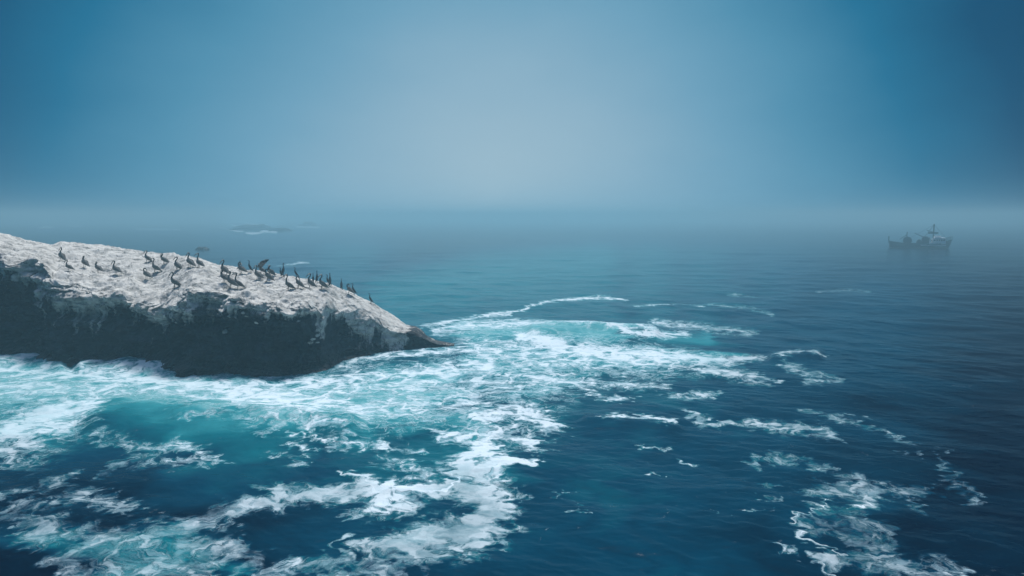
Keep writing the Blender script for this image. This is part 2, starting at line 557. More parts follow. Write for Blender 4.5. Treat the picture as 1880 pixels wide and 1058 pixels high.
th3 = T.m('SUBTRACT', 1.0, T.step(d3, .0, T.m('MULTIPLY_ADD', f2, .30, .03)))
th3 = T.m('MULTIPLY', th3, T.step(open_, -.25, .25))
wisp = T.m('SUBTRACT', 1.0, T.step(rid, .0, T.m('MULTIPLY_ADD', fo, .38, .04)))
lace = T.m('MAXIMUM', T.m('MAXIMUM', T.m('MULTIPLY', th1, .80), T.m('MULTIPLY', th2, .62)), T.m('MAXIMUM', T.m('MULTIPLY', th3, .45), T.m('MULTIPLY', wisp, .75)))
lace = T.m('MULTIPLY', T.m('MULTIPLY', lace, gate), T.step(fine, .30, .56))
solid = T.step(open_, .05, .36)
veil = T.m('MULTIPLY', T.step(open_, -.50, .25), T.step(fo, .02, .2))                         # bubbles just under the surface round the foam
thick = T.step(open_, .10, .55)
cov = T.m('MAXIMUM', T.m('MULTIPLY', lace, .84), T.m('MULTIPLY', solid, T.m('MULTIPLY_ADD', thick, .40, .50)))
m2 = T.m('ADD', mi, T.m('MULTIPLY', T.m('SUBTRACT', T.noise(wp, .22, 4, .6), .5), .30))
m2 = T.m('ADD', m2, T.m('MULTIPLY', veil, .26), clamp=True)
body = T.ramp(m2, [(0, (.0003, .0070, .0200)), (.22, (.0006, .0380, .0740)), (.48, (.0040, .120, .155)),
                   (.72, (.030, .235, .270)), (1, (.150, .400, .430))])
mot = T.noise(wp, 1.3, 6, .6)
foamc = T.mix(thick, (.46, .62, .70), (.65, .74, .79))
foamc = T.mix(T.m('MULTIPLY', T.step(mot, .42, .72), .35), foamc, (.40, .58, .67))
th = T.attr('dim')  # lower foam opacity stands in for darkening towards the edges of the view
alpha = T.m('MULTIPLY', cov, T.m('SUBTRACT', 1.0, T.m('MULTIPLY', th, T.m('MULTIPLY_ADD', T.step(mot, .35, .65), .45, .50))), clamp=True)
crest = T.m('MULTIPLY', T.step(fo, .88, 1.0), T.step(T.attr('rim'), .55, .85))
alpha = T.m('MAXIMUM', alpha, T.m('MULTIPLY', crest, .9))
colr = T.mix(alpha, body, foamc)
# ripples
r1 = T.noise(T.v('MULTIPLY', co, (1.0, 1.7, 0)), 1.0, 4, .48, .4)
r2 = T.noise(T.v('MULTIPLY', co, (.5, 1.2, 0)), .35, 3, .5, .3)
hgt = T.m('ADD', T.m('MULTIPLY', r1, .055), T.m('MULTIPLY', r2, .10))
hgt = T.m('ADD', hgt, T.m('MULTIPLY', T.m('MULTIPLY', cov, T.m('ADD', .6, mot)), .05))
bump = T.n('ShaderNodeBump')
bump.inputs['Strength'].default_value = .9
bump.inputs['Distance'].default_value = 1.0
T.put(bump.inputs['Height'], hgt)
p = T.n('ShaderNodeBsdfPrincipled')
T.put(p.inputs['Base Color'], colr)
T.put(p.inputs['Roughness'], T.m('MULTIPLY_ADD', alpha, .5, .15))
p.inputs['IOR'].default_value = 1.33
p.inputs['Specular IOR Level'].default_value = .025
T.put(p.inputs['Normal'], bump.outputs[0])
T.t.links.new(p.outputs[0], T.n('ShaderNodeOutputMaterial').inputs[0])
water = mesh_obj("sea", np.stack([X, Y, Z], -1).reshape(-1, 3), grid_faces(nr, nc, True)[:, ::-1].copy(), mw)
put_attr(water, 'foam', foam)
put_attr(water, 'milk', milk)
put_attr(water, 'dim', dim)
put_attr(water, 'rim', rim)
tag(water, kind='structure')


def sea_z(x, y):
    i = min(nr - 1, int(np.searchsorted(R, math.hypot(x, y))))
    j = int(np.argmin(np.abs(front - math.atan2(x, y))))
    return float(Z[i, j])


# ------------------------------------------------------------------ the big rock
def rock_material(name, bare, white, wet):
    m = bpy.data.materials.new(name)
    m.use_nodes = True
    t = NT(m.node_tree)
    co = t.n('ShaderNodeTexCoord').outputs['Object']
    g = t.attr('guano')
    nf = t.noise(co, 2.4, 7, .68, .4)
    nv = t.noise(t.v('MULTIPLY', co, (1.5, .5, .22)), 2.2, 6, .62)
    gm = t.m('ADD', g, t.m('ADD', t.m('MULTIPLY', t.m('SUBTRACT', nf, .5), .55), t.m('MULTIPLY', t.m('SUBTRACT', nv, .5), 1.5)))
    gl = t.step(gm, .30, .52)
    gm = t.step(gm, .38, .68)
    b = t.ramp(t.noise(t.v('MULTIPLY', co, (1, 1, 1.8)), .8, 7, .62), [(.28, tuple(k * .35 for k in bare)), (.5, bare), (.64, tuple(k * 2.6 for k in bare)), (.72, tuple(k * 1.3 for k in bare))])
    zz = t.n('ShaderNodeSeparateXYZ')
    t.put(zz.inputs[0], co)
    wetm = t.step(t.m('ADD', zz.outputs[2], t.m('MULTIPLY', nf, .8)), .6, 1.7)
    b = t.mix(wetm, wet, b)
    wc = t.ramp(t.noise(co, 1.1, 7, .7, .3), [(.30, tuple(k * .34 for k in white)), (.42, tuple(k * .66 for k in white)), (.55, white), (.8, tuple(min(.92, k * 1.12) for k in white))])
    crk = t.n('ShaderNodeTexVoronoi', feature='DISTANCE_TO_EDGE')
    t.put(crk.inputs['Vector'], t.v('ADD', t.v('MULTIPLY', co, (.7, 1.0, 1.0)), t.v('SCALE', t.noise(co, 1.5, 4, .6, out=1), sc=1.1)))
    crk.inputs['Scale'].default_value = .75
    crack = t.m('MULTIPLY', t.m('SUBTRACT', 1.0, t.step(crk.outputs[0], .0, .05)), t.step(nf, .42, .6))
    wc = t.mix(t.m('MULTIPLY', crack, .75), wc, tuple(k * .9 for k in bare))
    b = t.mix(t.m('MULTIPLY', gl, .55), b, tuple(k * .26 for k in white))
    c = t.mix(gm, b, wc)
    h = t.m('ADD', t.m('MULTIPLY', t.noise(co, 1.7, 8, .62), .36), t.m('MULTIPLY', t.noise(co, 7, 5, .6), .10))
    h = t.m('SUBTRACT', h, t.m('MULTIPLY', crack, .10))
    bp = t.n('ShaderNodeBump')
    bp.inputs['Strength'].default_value = .8
    bp.inputs['Distance'].default_value = .55
    t.put(bp.inputs['Height'], h)
    p = t.n('ShaderNodeBsdfPrincipled')
    t.put(p.inputs['Base Color'], c)
    t.put(p.inputs['Roughness'], t.m('MULTIPLY_ADD', wetm, .4, .5))
    p.inputs['Specular IOR Level'].default_value = .25
    t.put(p.inputs['Normal'], bp.outputs[0])
    t.t.links.new(p.outputs[0], t.n('ShaderNodeOutputMaterial').inputs[0])
    return m


M_ROCK = rock_material('guano_rock', (.013, .018, .024), (.58, .575, .54), (.010, .013, .017))


def curve(tbl, x):
    a = np.array(tbl, float)
    return np.interp(x, a[:, 0], a[:, 1])


CREST = [(-700, 405), (-300, 412), (-100, 420), (0, 428), (30, 437), (60, 446), (95, 450), (112, 446), (140, 447), (165, 450), (200, 453), (250, 461), (300, 467),
         (320, 466), (332, 470), (370, 477), (400, 487), (430, 491), (480, 500), (520, 507), (537, 507), (560, 514), (600, 522), (640, 536), (680, 556), (710, 573),
         (730, 585), (745, 597), (765, 600), (775, 606), (785, 619), (800, 626), (820, 631), (832, 634)]
BREAK = [(-700, 500), (-100, 478), (0, 470), (40, 474), (75, 480), (92, 494), (108, 520), (140, 524), (200, 538), (240, 538), (265, 552), (300, 560), (330, 553), (355, 530), (385, 534),
         (430, 545), (470, 548), (530, 556), (575, 556), (615, 560), (650, 566), (680, 576), (700, 592), (725, 604), (745, 608), (765, 612), (785, 624), (800, 630), (832, 634.5)]
BASE = [(-700, 640), (-200, 650), (0, 652), (60, 655), (110, 667), (170, 665), (250, 668), (300, 674), (340, 682), (390, 685), (490, 689), (560, 684), (600, 676), (630, 660), (700, 648), (760, 642),
        (800, 639), (832, 636)]
DEPTH = [(-700, 24), (-100, 19), (0, 17), (200, 15), (400, 12.5), (600, 9), (680, 6.5), (730, 4.5), (770, 2.6), (800, 1.6), (832, .5)]

ncol = 1150
U = np.concatenate([np.linspace(-700, -20, 130, endpoint=False), np.linspace(-20, 834, ncol - 130)])
V = np.linspace(0, 1, 420)
prof_v = np.array([0, .08, .14, .26, .38, .46, .50, .58, .70, .78, .84, .92, 1.0])
rock = np.zeros((len(U), len(prof_v), 3))
for i, u in enumerate(U):
    yb, yk, yc = curve(BASE, u), curve(BREAK, u), curve(CREST, u)
    bx, by = sea(u, yb)
    dep = curve(DEPTH, u)
    kd = min(2.2, dep * .22)
    K = at(u, yk, by + kd)
    K[2] = max(K[2], .1)
    C = at(u, yc, by + dep)
    C[2] = max(C[2], K[2] + .02)
    hK = K[2]
    dx = bx / by                                     # columns lean outward with the headland
    def P(y, z):
        return np.array([dx * y, y, z])
    lg = min(1.2, dep * .12)
    rock[i] = [P(by - .6, -1.6), P(by - .05, -.1), P(by + .25 * kd, .10 * hK), P(by + .45 * kd + .3 * lg, .35 * hK), P(by + .5 * kd + .5 * lg, .68 * hK),
               P(by + .55 * kd + .2 * lg, .93 * hK), P(K[1], K[2]), K + (C - K) * .28 + [0, 0, .10 * min(1, dep * .1)], K + (C - K) * .68 + [0, 0, .22 * min(1, dep * .1)],
               C, P(C[1] + dep * .12, C[2] * .93), P(C[1] + dep * .32, C[2] * .45), P(C[1] + dep * .5, -1.6)]
G = np.zeros((len(U), len(V), 3))
for c in range(3):
    for i in range(len(U)):
        G[i, :, c] = np.interp(V, prof_v, rock[i, :, c])
ker = np.exp(-np.linspace(-2, 2, 17) ** 2)
ker /= ker.sum()
for c in range(3):                                   # round the profile a little
    pad = np.pad(G[:, :, c], ((0, 0), (8, 8)), mode='edge')
    G[:, :, c] = sum(ker[k] * pad[:, k:k + len(V)] for k in range(17))
gx, gy, gz = G[..., 0].copy(), G[..., 1].copy(), G[..., 2].copy()
VV = np.repeat(V[None], len(U), 0)
size = np.clip(curve(DEPTH, U) / 9, .22, 1)[:, None]
top = ss(VV, .46, .53) * (1 - ss(VV, .84, .92))
hard = fbm(gx * .35, gy * .35, gz * .35, oct=5, seed=31, ridged=True)
blocks = fbm(gx * .55, gy * .55 + 5, gz * .9, oct=5, seed=41)
small = fbm(gx * 1.7, gy * 1.7, gz * 1.7, oct=5, seed=51, ridged=True, gain=.6)
lump = fbm(gx * .8, gy * .5, gz * .8, oct=3, seed=61)
strata = fbm(gx * .15, gz * 2.2 + gx * .12, oct=3, seed=71)
cliff = 1 - top
cracks = -np.clip(fbm(gx * .9 + gz * .5, gy * .9, gz * .5, oct=4, seed=161, ridged=True), -.1, 1) ** 2
G[..., 1] -= cliff * size * (1.1 * blocks + .75 * hard + .34 * small + .5 * np.round(strata * 3) / 3 + .15 * strata + .5 * cracks)
G[..., 0] += cliff * size * .35 * fbm(gx * .6, gy * .6, gz * .6, oct=4, seed=81)
lip = np.exp(-((VV - .50) / .05) ** 2)
G[..., 1] -= lip * size * .9 * np.clip(lump + .2, -.4, 1)
G[..., 2] += lip * size * .45 * np.clip(fbm(gx * 1.1, gy * 1.1, gz * .3, oct=4, seed=91), -.8, .8)
fade_c = 1 - .65 * np.exp(-((VV - .78) / .05) ** 2)
ledge = fbm(gx * .55 + gy * .18, gy * .9, oct=5, seed=101, ridged=True)
G[..., 2] += top * size * fade_c * (.22 * ledge + .24 * lump + .10 * small)
G[..., 2] += (1 - fade_c) * size * (.10 * small + .10 * ledge)
# guano: all over the top, running down the cliff in drips
drop = np.interp(U, U, rock[:, 6, 2])[:, None] - gz       # metres below the lip
xs = gx[:, 190:191]
drip = (1.1 * np.clip(fbm(xs * .35, xs * 0, oct=3, seed=111) + .15, 0, 1) + .9 * np.clip(fbm(xs * 2.6, xs * 0, oct=3, seed=121), 0, 1)
        + .9 * np.clip(curve([(-700, .2), (60, .8), (95, 1.6), (180, 1.0), (240, .6), (300, 1.4), (340, .5), (380, .5), (460, .3), (560, .3), (590, 2.2), (602, 2.2), (612, .6), (655, 1.0), (672, 1.8), (690, .3), (720, .9), (745, 1.2), (760, 0)], U)[:, None], 0, 3) * (.55 + .45 * np.clip(fbm(xs * 1.9, xs * 0, oct=2, seed=131) * 2, -1, 1)))
gu = 1.05 - .95 * ss(drop / np.maximum(drip * 1.35, .6), -.1, 2.2)
gu = np.where(VV > .5, 1.0, gu)
gu *= 1 - ss(VV, .86, .93)
dark_tip = np.clip(ss(U, 728, 768)[:, None] + .5 * fbm(gx * 1.4, gy * 1.4, gz * 1.4, oct=4, seed=151) * (np.abs(U - 748) < 30)[:, None], 0, 1)
gu *= 1 - dark_tip
# smears and splashes of white lower on the dark face
for (px, py, r) in [(570, 568, 5), (577, 574, 3.2), (552, 586, 2.6), (473, 591, 3), (494, 556, 3.4), (452, 573, 2.6), (590, 592, 3.2), (592, 602, 3), (590, 612, 3.4), (598, 616, 2.4),
                    (578, 625, 3.2), (590, 624, 2), (583, 618, 2), (415, 608, 4), (280, 574, 5), (288, 571, 3), (432, 563, 2.2), (1, 622, 5), (455, 580, 2), (700, 594, 7), (690, 592, 6)]:
    Yp = np.interp(px, U, rock[:, 4, 1])
    c = at(px, py, Yp)
    rr = r * Yp / F * 1.1
    d2 = ((gx - c[0]) / 1.25) ** 2 + (gz - c[2]) ** 2
    gu = np.maximum(gu, (VV < .5) * .95 * np.exp(-d2 / rr ** 2))
gu = gu + .35 * top
gu -= .55 * top * ss(fbm(gx * .5, gy * .5, oct=4, seed=141), .25, .6)
headland = mesh_obj("rock_outcrop", G.reshape(-1, 3), grid_faces(len(U), len(V))[:, ::-1].copy(), M_ROCK)
put_attr(headland, 'guano', gu)
tag(headland, "long dark rock outcrop whitened by bird droppings on top, pelicans standing on it", "rock")

bvh = BVHTree.FromPolygons([Vector(v) for v in G[:, ::2].reshape(-1, 3)], [tuple(f) for f in grid_faces(len(U), len(range(0, len(V), 2)))])


def on_rock(px, py):
    """where a bird seen with its feet at that point stands"""
    for k in range(60):
        d = Vector(ray(px, py + k * .5)).normalized()
        h = bvh.ray_cast(Vector((0, 0, CAM_H)), d)
        if h[0] is not None and h[0].z > .3:
            return h[0]
    return None


# ------------------------------------------------------------------ small rocks out at sea
def sea_rock(name, px, py, wpx, hpx, label, seed, lean=0.0, depthf=.6):
    x, y = sea(px, py)
    wd, hg = wpx * y / F, hpx * y / F
    nu, nv = 72, 40
    th = np.linspace(0, 2 * math.pi, nu, endpoint=False)[None, :]
    ph = np.linspace(0, 1, nv)[:, None]
    rad = np.cos(ph * math.pi / 2) ** .8
    vx = np.cos(th) * rad * wd / 2
    vy = np.sin(th) * rad * wd / 2 * depthf
    vz = (np.sin(ph * math.pi / 2) ** 1.2 * hg - .4) * np.ones_like(th)
    n = fbm(vx * 3 / wd + seed, vy * 3 / wd, vz * 3 / max(hg, .5), oct=5, seed=seed, ridged=True)
    k = 1 + .38 * n
    vx, vy = vx * k + lean * vz, vy * k
    vz = vz * (1 + .30 * n) + hg * .22 * fbm(vx * 5 / wd, vy * 5 / wd, oct=3, seed=seed + 3)
    vz[0] = -.9
    pts = np.stack([vx, vy, vz], -1).reshape(-1, 3)
    o = mesh_obj(name, pts, grid_faces(nv, nu, True), M_ROCK)
    put_attr(o, 'guano', np.zeros(len(pts)))
    o.location = (x, y, 0)
    return tag(o, label, "rock")


sea_rock("sea_rock", 372, 458, 22, 7, "small dark rock alone in the water behind the white topped outcrop", 3, -.3)
sea_rock("sea_rock", 466, 422, 80, 9, "low wide rock with surf breaking over both sides of it, far out", 7)
sea_rock("sea_rock", 515, 424, 36, 6, "low faint rock just right of the breaking surf", 13)
sea_rock("sea_rock", 566, 415, 32, 7, "farther faint rock with a thin line of foam, rightmost in the haze", 19)

# ------------------------------------------------------------------ birds
M_BROWN = mat('bird_grey_brown', (.12, .12, .115), .85, .2, .5, 14)
M_NECK = mat('bird_dark_neck', (.035, .030, .028), .85, .2, .3, 14)
M_HEAD = mat('bird_pale_head', (.42, .40, .34), .8, .2, .15, 10)
M_BILL = mat('bird_bill', (.16, .14, .12), .6, .3, .2, 10)
M_BLACK = mat('bird_black', (.018, .019, .022), .7, .3, .3, 10)


def tube(path, seg=12):
    """path: (x, z, ry, rz[, material, y]) rings swept as one skin"""
    pts = np.array([(p[0], p[5] if len(p) > 5 else 0.0, p[1], p[2], p[3]) for p in path], float)
    k = 4                                            # smooth the skeleton
    t = np.arange(len(pts))
    tt = np.linspace(0, len(pts) - 1, (len(pts) - 1) * k + 1)
    q = np.zeros((len(tt), 5))
    for c in range(5):
        d = np.gradient(pts[:, c])
        i = np.minimum(tt.astype(int), len(pts) - 2)
        f = tt - i
        q[:, c] = ((2 * f ** 3 - 3 * f ** 2 + 1) * pts[i, c] + (f ** 3 - 2 * f ** 2 + f) * d[i] + (-2 * f ** 3 + 3 * f ** 2) * pts[i + 1, c] + (f ** 3 - f ** 2) * d[i + 1])
    mats = [path[min(int(a), len(path) - 2)][4] for a in tt]
    vs, fs, mi = [], [], []
    tan = np.gradient(q[:, :3], axis=0)
    for i in range(len(q)):
        tv = tan[i] / (np.linalg.norm(tan[i]) + 1e-9)
        side_ = np.array([0, 1, 0]) - tv * tv[1]
        side_ /= np.linalg.norm(side_) + 1e-9
        upv = np.cross(side_, tv)
        for s in range(seg):
            a = 2 * math.pi * s / seg
            vs.append(q[i, :3] + side_ * math.cos(a) * max(q[i, 3], .003) + upv * math.sin(a) * max(q[i, 4], .003))
        if i:
            for s in range(seg):
                a0, a1 = (i - 1) * seg + s, (i - 1) * seg + (s + 1) % seg
                fs.append((a0, a1, a1 + seg, a0 + seg))
                mi.append(mats[i - 1])
    fs.append(tuple(range(seg))[::-1])
    mi.append(mats[0])
    fs.append(tuple(range((len(q) - 1) * seg, len(q) * seg)))
    mi.append(mats[-1])
    return vs, fs, mi


def join(parts):
    V_, F_, I_ = [], [], []
    for v, f, i in parts:
        o = len(V_)
        V_ += list(v)
        F_ += [tuple(a + o for a in g) for g in f]
        I_ += list(i)
    return V_, F_, I_


def wing(side, raised=False):
    """folded wing lying on the flank, or held up and open"""
    prof = [(.14, .56, .03), (.10, .47, .10), (-.06, .41, .12), (-.22, .33, .08), (-.36, .25, .04), (-.47, .19, .012)]
    if not raised:
        return tube([(x, z, .022, r, 0, side * (.135 if i < 3 else .135 - (i - 2) * .035)) for i, (x, z, r) in enumerate(prof)], 8)
    return tube([(.06, .56, .03, .07, 0, side * .10), (.02, .72, .025, .13, 0, side * .26), (-.05, .90, .02, .15, 0, side * .40), (-.16, 1.02, .015, .13, 1, side * .55),
                 (-.30, 1.10, .01, .07, 1, side * .68), (-.38, 1.13, .006, .02, 1, side * .74)], 8)


def leg(side, x=0.0):
    return join([tube([(x, .30, .02, .02, 3, side * .06), (x + .01, .14, .014, .014, 3, side * .065), (x, .02, .014, .014, 3, side * .065)], 6),
                 tube([(x - .02, .012, .02, .010, 3, side * .065), (x + .05, .012, .05, .012, 3, side * .07), (x + .12, .006, .06, .006, 3, side * .075)], 6)])


BODY = [(-.50, .17, .03, .012, 0), (-.42, .21, .07, .03, 0), (-.30, .27, .11, .08, 0), (-.14, .35, .145, .125, 0), (.02, .44, .145, .14, 0), (.13, .53, .105, .105, 0)]
NECKS = {
    'upright': [(.18, .62, .055, .06, 1), (.17, .72, .038, .042, 1), (.12, .82, .033, .036, 1), (.11, .91, .034, .038, 1), (.16, .97, .042, .045, 2), (.22, .95, .036, .036, 2),
                (.27, .89, .022, .028, 3), (.33, .78, .017, .026, 3), (.385, .68, .012, .012, 3), (.40, .65, .006, .006, 3)],
    'tall': [(.17, .63, .055, .06, 1), (.18, .76, .036, .040, 1), (.15, .89, .032, .035, 1), (.14, 1.00, .034, .038, 1), (.19, 1.06, .042, .045, 2), (.25, 1.04, .036, .036, 2),
             (.31, .99, .022, .028, 3), (.40, .91, .017, .026, 3), (.49, .83, .011, .012, 3), (.51, .81, .006, .006, 3)],
    'tucked': [(.19, .60, .055, .06, 1), (.20, .68, .042, .045, 1), (.15, .75, .037, .042, 1), (.13, .80, .040, .044, 1), (.17, .84, .044, .046, 2), (.22, .82, .036, .036, 2),
               (.25, .75, .022, .028, 3), (.27, .64, .018, .028, 3), (.28, .54, .012, .012, 3), (.28, .51, .006, .006, 3)],
    'preening': [(.20, .60, .055, .06, 1), (.25, .70, .040, .045, 1), (.22, .80, .036, .040, 1), (.13, .83, .036, .040, 1), (.07, .79, .042, .044, 2), (.03, .74, .036, .034, 2),
                 (.00, .68, .020, .024, 3), (-.03, .60, .016, .022, 3), (-.05, .52, .010, .010, 3), (-.055, .50, .006, .006, 3)],
}
CORMORANT = [(-.34, .08, .02, .01, 0), (-.26, .13, .04, .02, 0), (-.15, .22, .07, .06, 0), (-.03, .36, .085, .085, 0), (.04, .50, .07, .075, 0), (.06, .60, .04, .045, 0), (.05, .70, .026, .028, 0),
             (.03, .79, .024, .026, 0), (.06, .86, .028, .030, 0), (.11, .87, .020, .020, 0), (.17, .875, .009, .010, 0), (.21, .865, .005, .006, 0)]
MESH = {}
for pose, nk in NECKS.items():
    MESH[pose] = join([tube(BODY + nk), wing(1), wing(-1), leg(1), leg(-1)])
MESH['wings up'] = join([tube(BODY + NECKS['tucked']), wing(1, True), wing(-1, True), leg(1), leg(-1)])
MESH['cormorant'] = join([tube(CORMORANT, 10), leg(1, -.06), leg(-1, -.06)])
DATA = {}


def bird(kind, px, py, yaw, label, group, scale=1.0, tilt=0.0):
    """px, py: where the feet stand; yaw 180 faces left"""
    h = on_rock(px, py)
    if h is None:
        return
    if kind not in DATA:
        v, f, i = MESH[kind]
        mats = [M_BLACK] * 4 if kind == 'cormorant' else [M_BROWN, M_NECK, M_HEAD, M_BILL]
        o = mesh_obj('cormorant' if kind == 'cormorant' else 'pelican', v, f, mats, mi=i)
        DATA[kind] = o.data
    else:
        o = bpy.data.objects.new('cormorant' if kind == 'cormorant' else 'pelican', DATA[kind])
        S.collection.objects.link(o)
    o.location = (h.x, h.y, h.z - .015)
    o.rotation_euler = (0, 0 if kind == 'cormorant' else -.05 - .22 * ((px * 7 + py * 3) % 11) / 10, math.radians(yaw + (px * 13 + py * 5) % 31 - 15))
    o.scale = (scale * 1.02, scale * 1.12, scale * 1.02)
    tag(o, label, 'bird', group)


GP = "pelicans standing on the white rock"
GC = "slim dark cormorants standing along the back edge of the rock"
PEL = [
    ('upright', 112, 479, 165, "leftmost pelican, with its tail towards the wide white slope", 1.05),
    ('tucked', 155, 491, 170, "pelican with curved tucked neck, second from the left on the upper slope"),
    ('upright', 126, 498, 195, "small pelican low on the left lip, below the leftmost one", .85),
    ('tucked', 180, 501, 180, "pelican with short raised neck, between the curved neck one and the tall one", .95),
    ('upright', 213, 504, 168, "pelican alone on the lip at the left, just before the wide gap in the flock", 1.05),
    ('upright', 269, 482, 185, "pelican highest up beside the wide bare white slope", .95),
    ('tall', 284, 501, 205, "stretched pelican seen from behind, between two others left of middle", 1.05),
    ('preening', 269, 513, 170, "pelican lowest of the left trio, bill turned to its side", 1.0),
    ('tucked', 301, 486, 180, "pelican near the crest just right of the left trio", 1.0),
    ('upright', 324, 497, 190, "pelican facing left with bill hanging down, lone on the middle slope", 1.05),
    ('upright', 348, 491, 172, "left one of the two pelicans side by side just under the crest", 1.1),
    ('tall', 365, 492, 172, "right one of the two pelicans side by side just under the crest", 1.0),
    ('upright', 320, 530, 190, "large pelican standing low on the front lip, nearest the dark cliff", 1.15),
    ('upright', 410, 505, 172, "upper pelican of the cluster of four at the middle of the rock", 1.1),
    ('tucked', 411, 519, 180, "crouching pelican partly behind another in the cluster of four", 1.0),
    ('upright', 423, 529, 175, "darkest pelican in front in the cluster of four", 1.15),
    ('tall', 436, 531, 195, "rightmost pelican of the cluster of four, head raised", 1.05),
    ('preening', 443, 503, 160, "pelican bent low on the crest behind the cluster of four", 1.0),
    ('upright', 473, 514, 172, "pelican below the one that raises its wings, facing left", 1.05),
    ('preening', 490, 517, 172, "dark pelican with pale curved neck right of the winged one", 1.05),
    ('wings up', 479, 504, 200, "pelican holding both wings open above its back on the crest", .95),
    ('tucked', 496, 509, 250, "pelican with its back turned beside the one raising its wings", 1.0),
    ('tall', 529, 534, 195, "slender pelican on the bright slope left of the preening one", 1.05),
    ('preening', 547, 530, 172, "preening pelican on the bright slope below the small white peak", 1.0),
    ('upright', 568, 529, 185, "pelican half hidden on the crest right of the small white peak", 1.05),
    ('upright', 590, 532, 215, "rounded pelican with its back to the sea on the right crest", 1.1),
    ('preening', 640, 540, 180, "low bent pelican beside the last pair at the right end of the crest", .9),
]
COR = [
    (459, 500, 180, "cormorant left of the winged pelican against the sea"),
    (440, 496, 10, "leftmost small cormorant, above the bent pelican on the crest"),
    (520, 508, 90, "tall cormorant of the pair before the small white peak"),
    (516, 509, 200, "short cormorant of the pair before the small white peak"),
    (543, 508, 180, "cormorant just right of the small white peak"),
    (575, 519, 90, "tiny cormorant between two half hidden pelicans"),
    (582, 519, 80, "taller cormorant just left of the rounded pelican"),
    (602, 524, 150, "left cormorant of the leaning pair right of the rounded pelican"),
    (606, 525, 90, "right cormorant of the leaning pair right of the rounded pelican"),
    (627, 531, 100, "lone cormorant between the leaning pair and the end of the crest"),
    (649, 541, 170, "upright cormorant at the right end of the crest"),
    (680, 557, 185, "rightmost cormorant, alone on the sloping edge towards the tip"),
]
for k, a in enumerate(PEL):
    bird(a[0], a[1], a[2], a[3], a[4], GP, a[5] if len(a) > 5 else 1.0)
for k, (px, py, yaw, lb) in enumerate(COR):
    bird('cormorant', px, py, yaw, lb, GC, [1.0, .8, 1.15, .8, .85, .8, 1.0, .9, 1.1, .95, 1.0, .9][k])


# ------------------------------------------------------------------ fishing boat in the fog
def box(c, s, bev=0.0):
    x, y, z = c
    a, b, d = s[0] / 2, s[1] / 2, s[2] / 2
    v = [(x + i * a, y + j * b, z + k * d) for k in (-1, 1) for j in (-1, 1) for i in (-1, 1)]
    f = [(0, 2, 3, 1), (4, 5, 7, 6), (0, 1, 5, 4), (2, 6, 7, 3), (0, 4, 6, 2), (1, 3, 7, 5)]
    return v, f, [0] * 6


def rod(a, b, r, seg=8):
    a, b = Vector(a), Vector(b)
    d = (b - a).normalized()
    u = d.orthogonal().normalized()
    w_ = d.cross(u)
    v = [p + (u * math.cos(t) + w_ * math.sin(t)) * r for p in (a, b) for t in [2 * math.pi * k / seg for k in range(seg)]]
    f = [(k, (k + 1) % seg, (k + 1) % seg + seg, k + seg) for k in range(seg)] + [tuple(range(seg))[::-1], tuple(range(seg, 2 * seg))]
    return v, f, [0] * len(f)


def part(name, parent, m, *ps, smooth=False):
    v, f, i = join(ps)
    return mesh_obj(name, v, f, m, parent, smooth)


bx, by = sea(1689, 454.5)
boat = bpy.data.objects.new("fishing_boat", None)
S.collection.objects.link(boat)
boat.location = (bx, by, 0)
boat.rotation_euler = (0, 0, math.radians(-math.degrees(math.atan2(bx, by)) + 4))
tag(boat, "dark hulled fishing boat with white wheelhouse and mast, faint in the fog", "boat")
M_HULL = mat('boat_hull_paint', (.006, .025, .05), .5, .4, .3, .6)
M_WHITE = mat('boat_white_paint', (.85, .88, .88), .5, .4, .12, .8)
M_GEAR = mat('boat_dark_gear', (.02, .03, .035), .8, .3, .4, 2)
M_GLASS = mat('boat_window_glass', (.02, .03, .04), .12, .6, .1, 1)
M_DECK = mat('boat_deck', (.16, .15, .13), .8, .3, .3, 2)
L = 102 * by / F
# hull lofted from stations stern (-) to bow (+)
st = []
for s, half, keel, sheer in [(-.50, .72, .25, 2.05), (-.47, .88, .1, 1.95), (-.30, 1.0, -.3, 1.45), (0, 1.0, -.4, 1.30), (.22, .92, -.35, 1.55), (.36, .66, -.3, 2.0), (.45, .34, -.2, 2.45), (.50, .05, .3, 2.75)]:
    B = 2.45 * half
    ring = [(-1.0, sheer), (-1.02, sheer * .75), (-.97, .35), (-.80, -.05), (-.45, keel - .2), (0, keel - .35), (.45, keel - .2), (.80, -.05), (.97, .35), (1.02, sheer * .75), (1.0, sheer)]
    st.append([(s * L - (0 if s < .4 else (sheer - z) * .35), yy * B * (1 if s < .36 else .55 + .45 * (z + .5) / (sheer + .5)), z) for yy, z in ring])
sv = np.array(st).reshape(-1, 3)
hf = [tuple(f) for f in grid_faces(len(st), 11)]
hf.append(tuple(range(11)))
hull = mesh_obj("hull", sv, hf, M_HULL, boat)
dv = [p for s_ in st for p in ((s_[0][0], s_[0][1] * .95, s_[0][2] - .45), (s_[-1][0], s_[-1][1] * .95, s_[-1][2] - .45))]
mesh_obj("deck", dv, [(2 * k, 2 * k + 1, 2 * k + 3, 2 * k + 2) for k in range(len(st) - 1)], M_DECK, boat, False)
X0 = lambda px: (px - 1690) * by / F * .95                # metres along the hull
for s in (-1, 1):
    part("bulwark", boat, M_WHITE, *[box((X0(1704 + k * 4 + 2), s * 2.42 * (1 - .05 * max(0, k - 4)), 1.42 + .05 * k), (4 * by / F + .02, .10, .42)) for k in range(7)])
    part("rubbing_strake", boat, M_WHITE, box((X0(1711), s * 2.50, .82), (40 * by / F, .08, .22)))
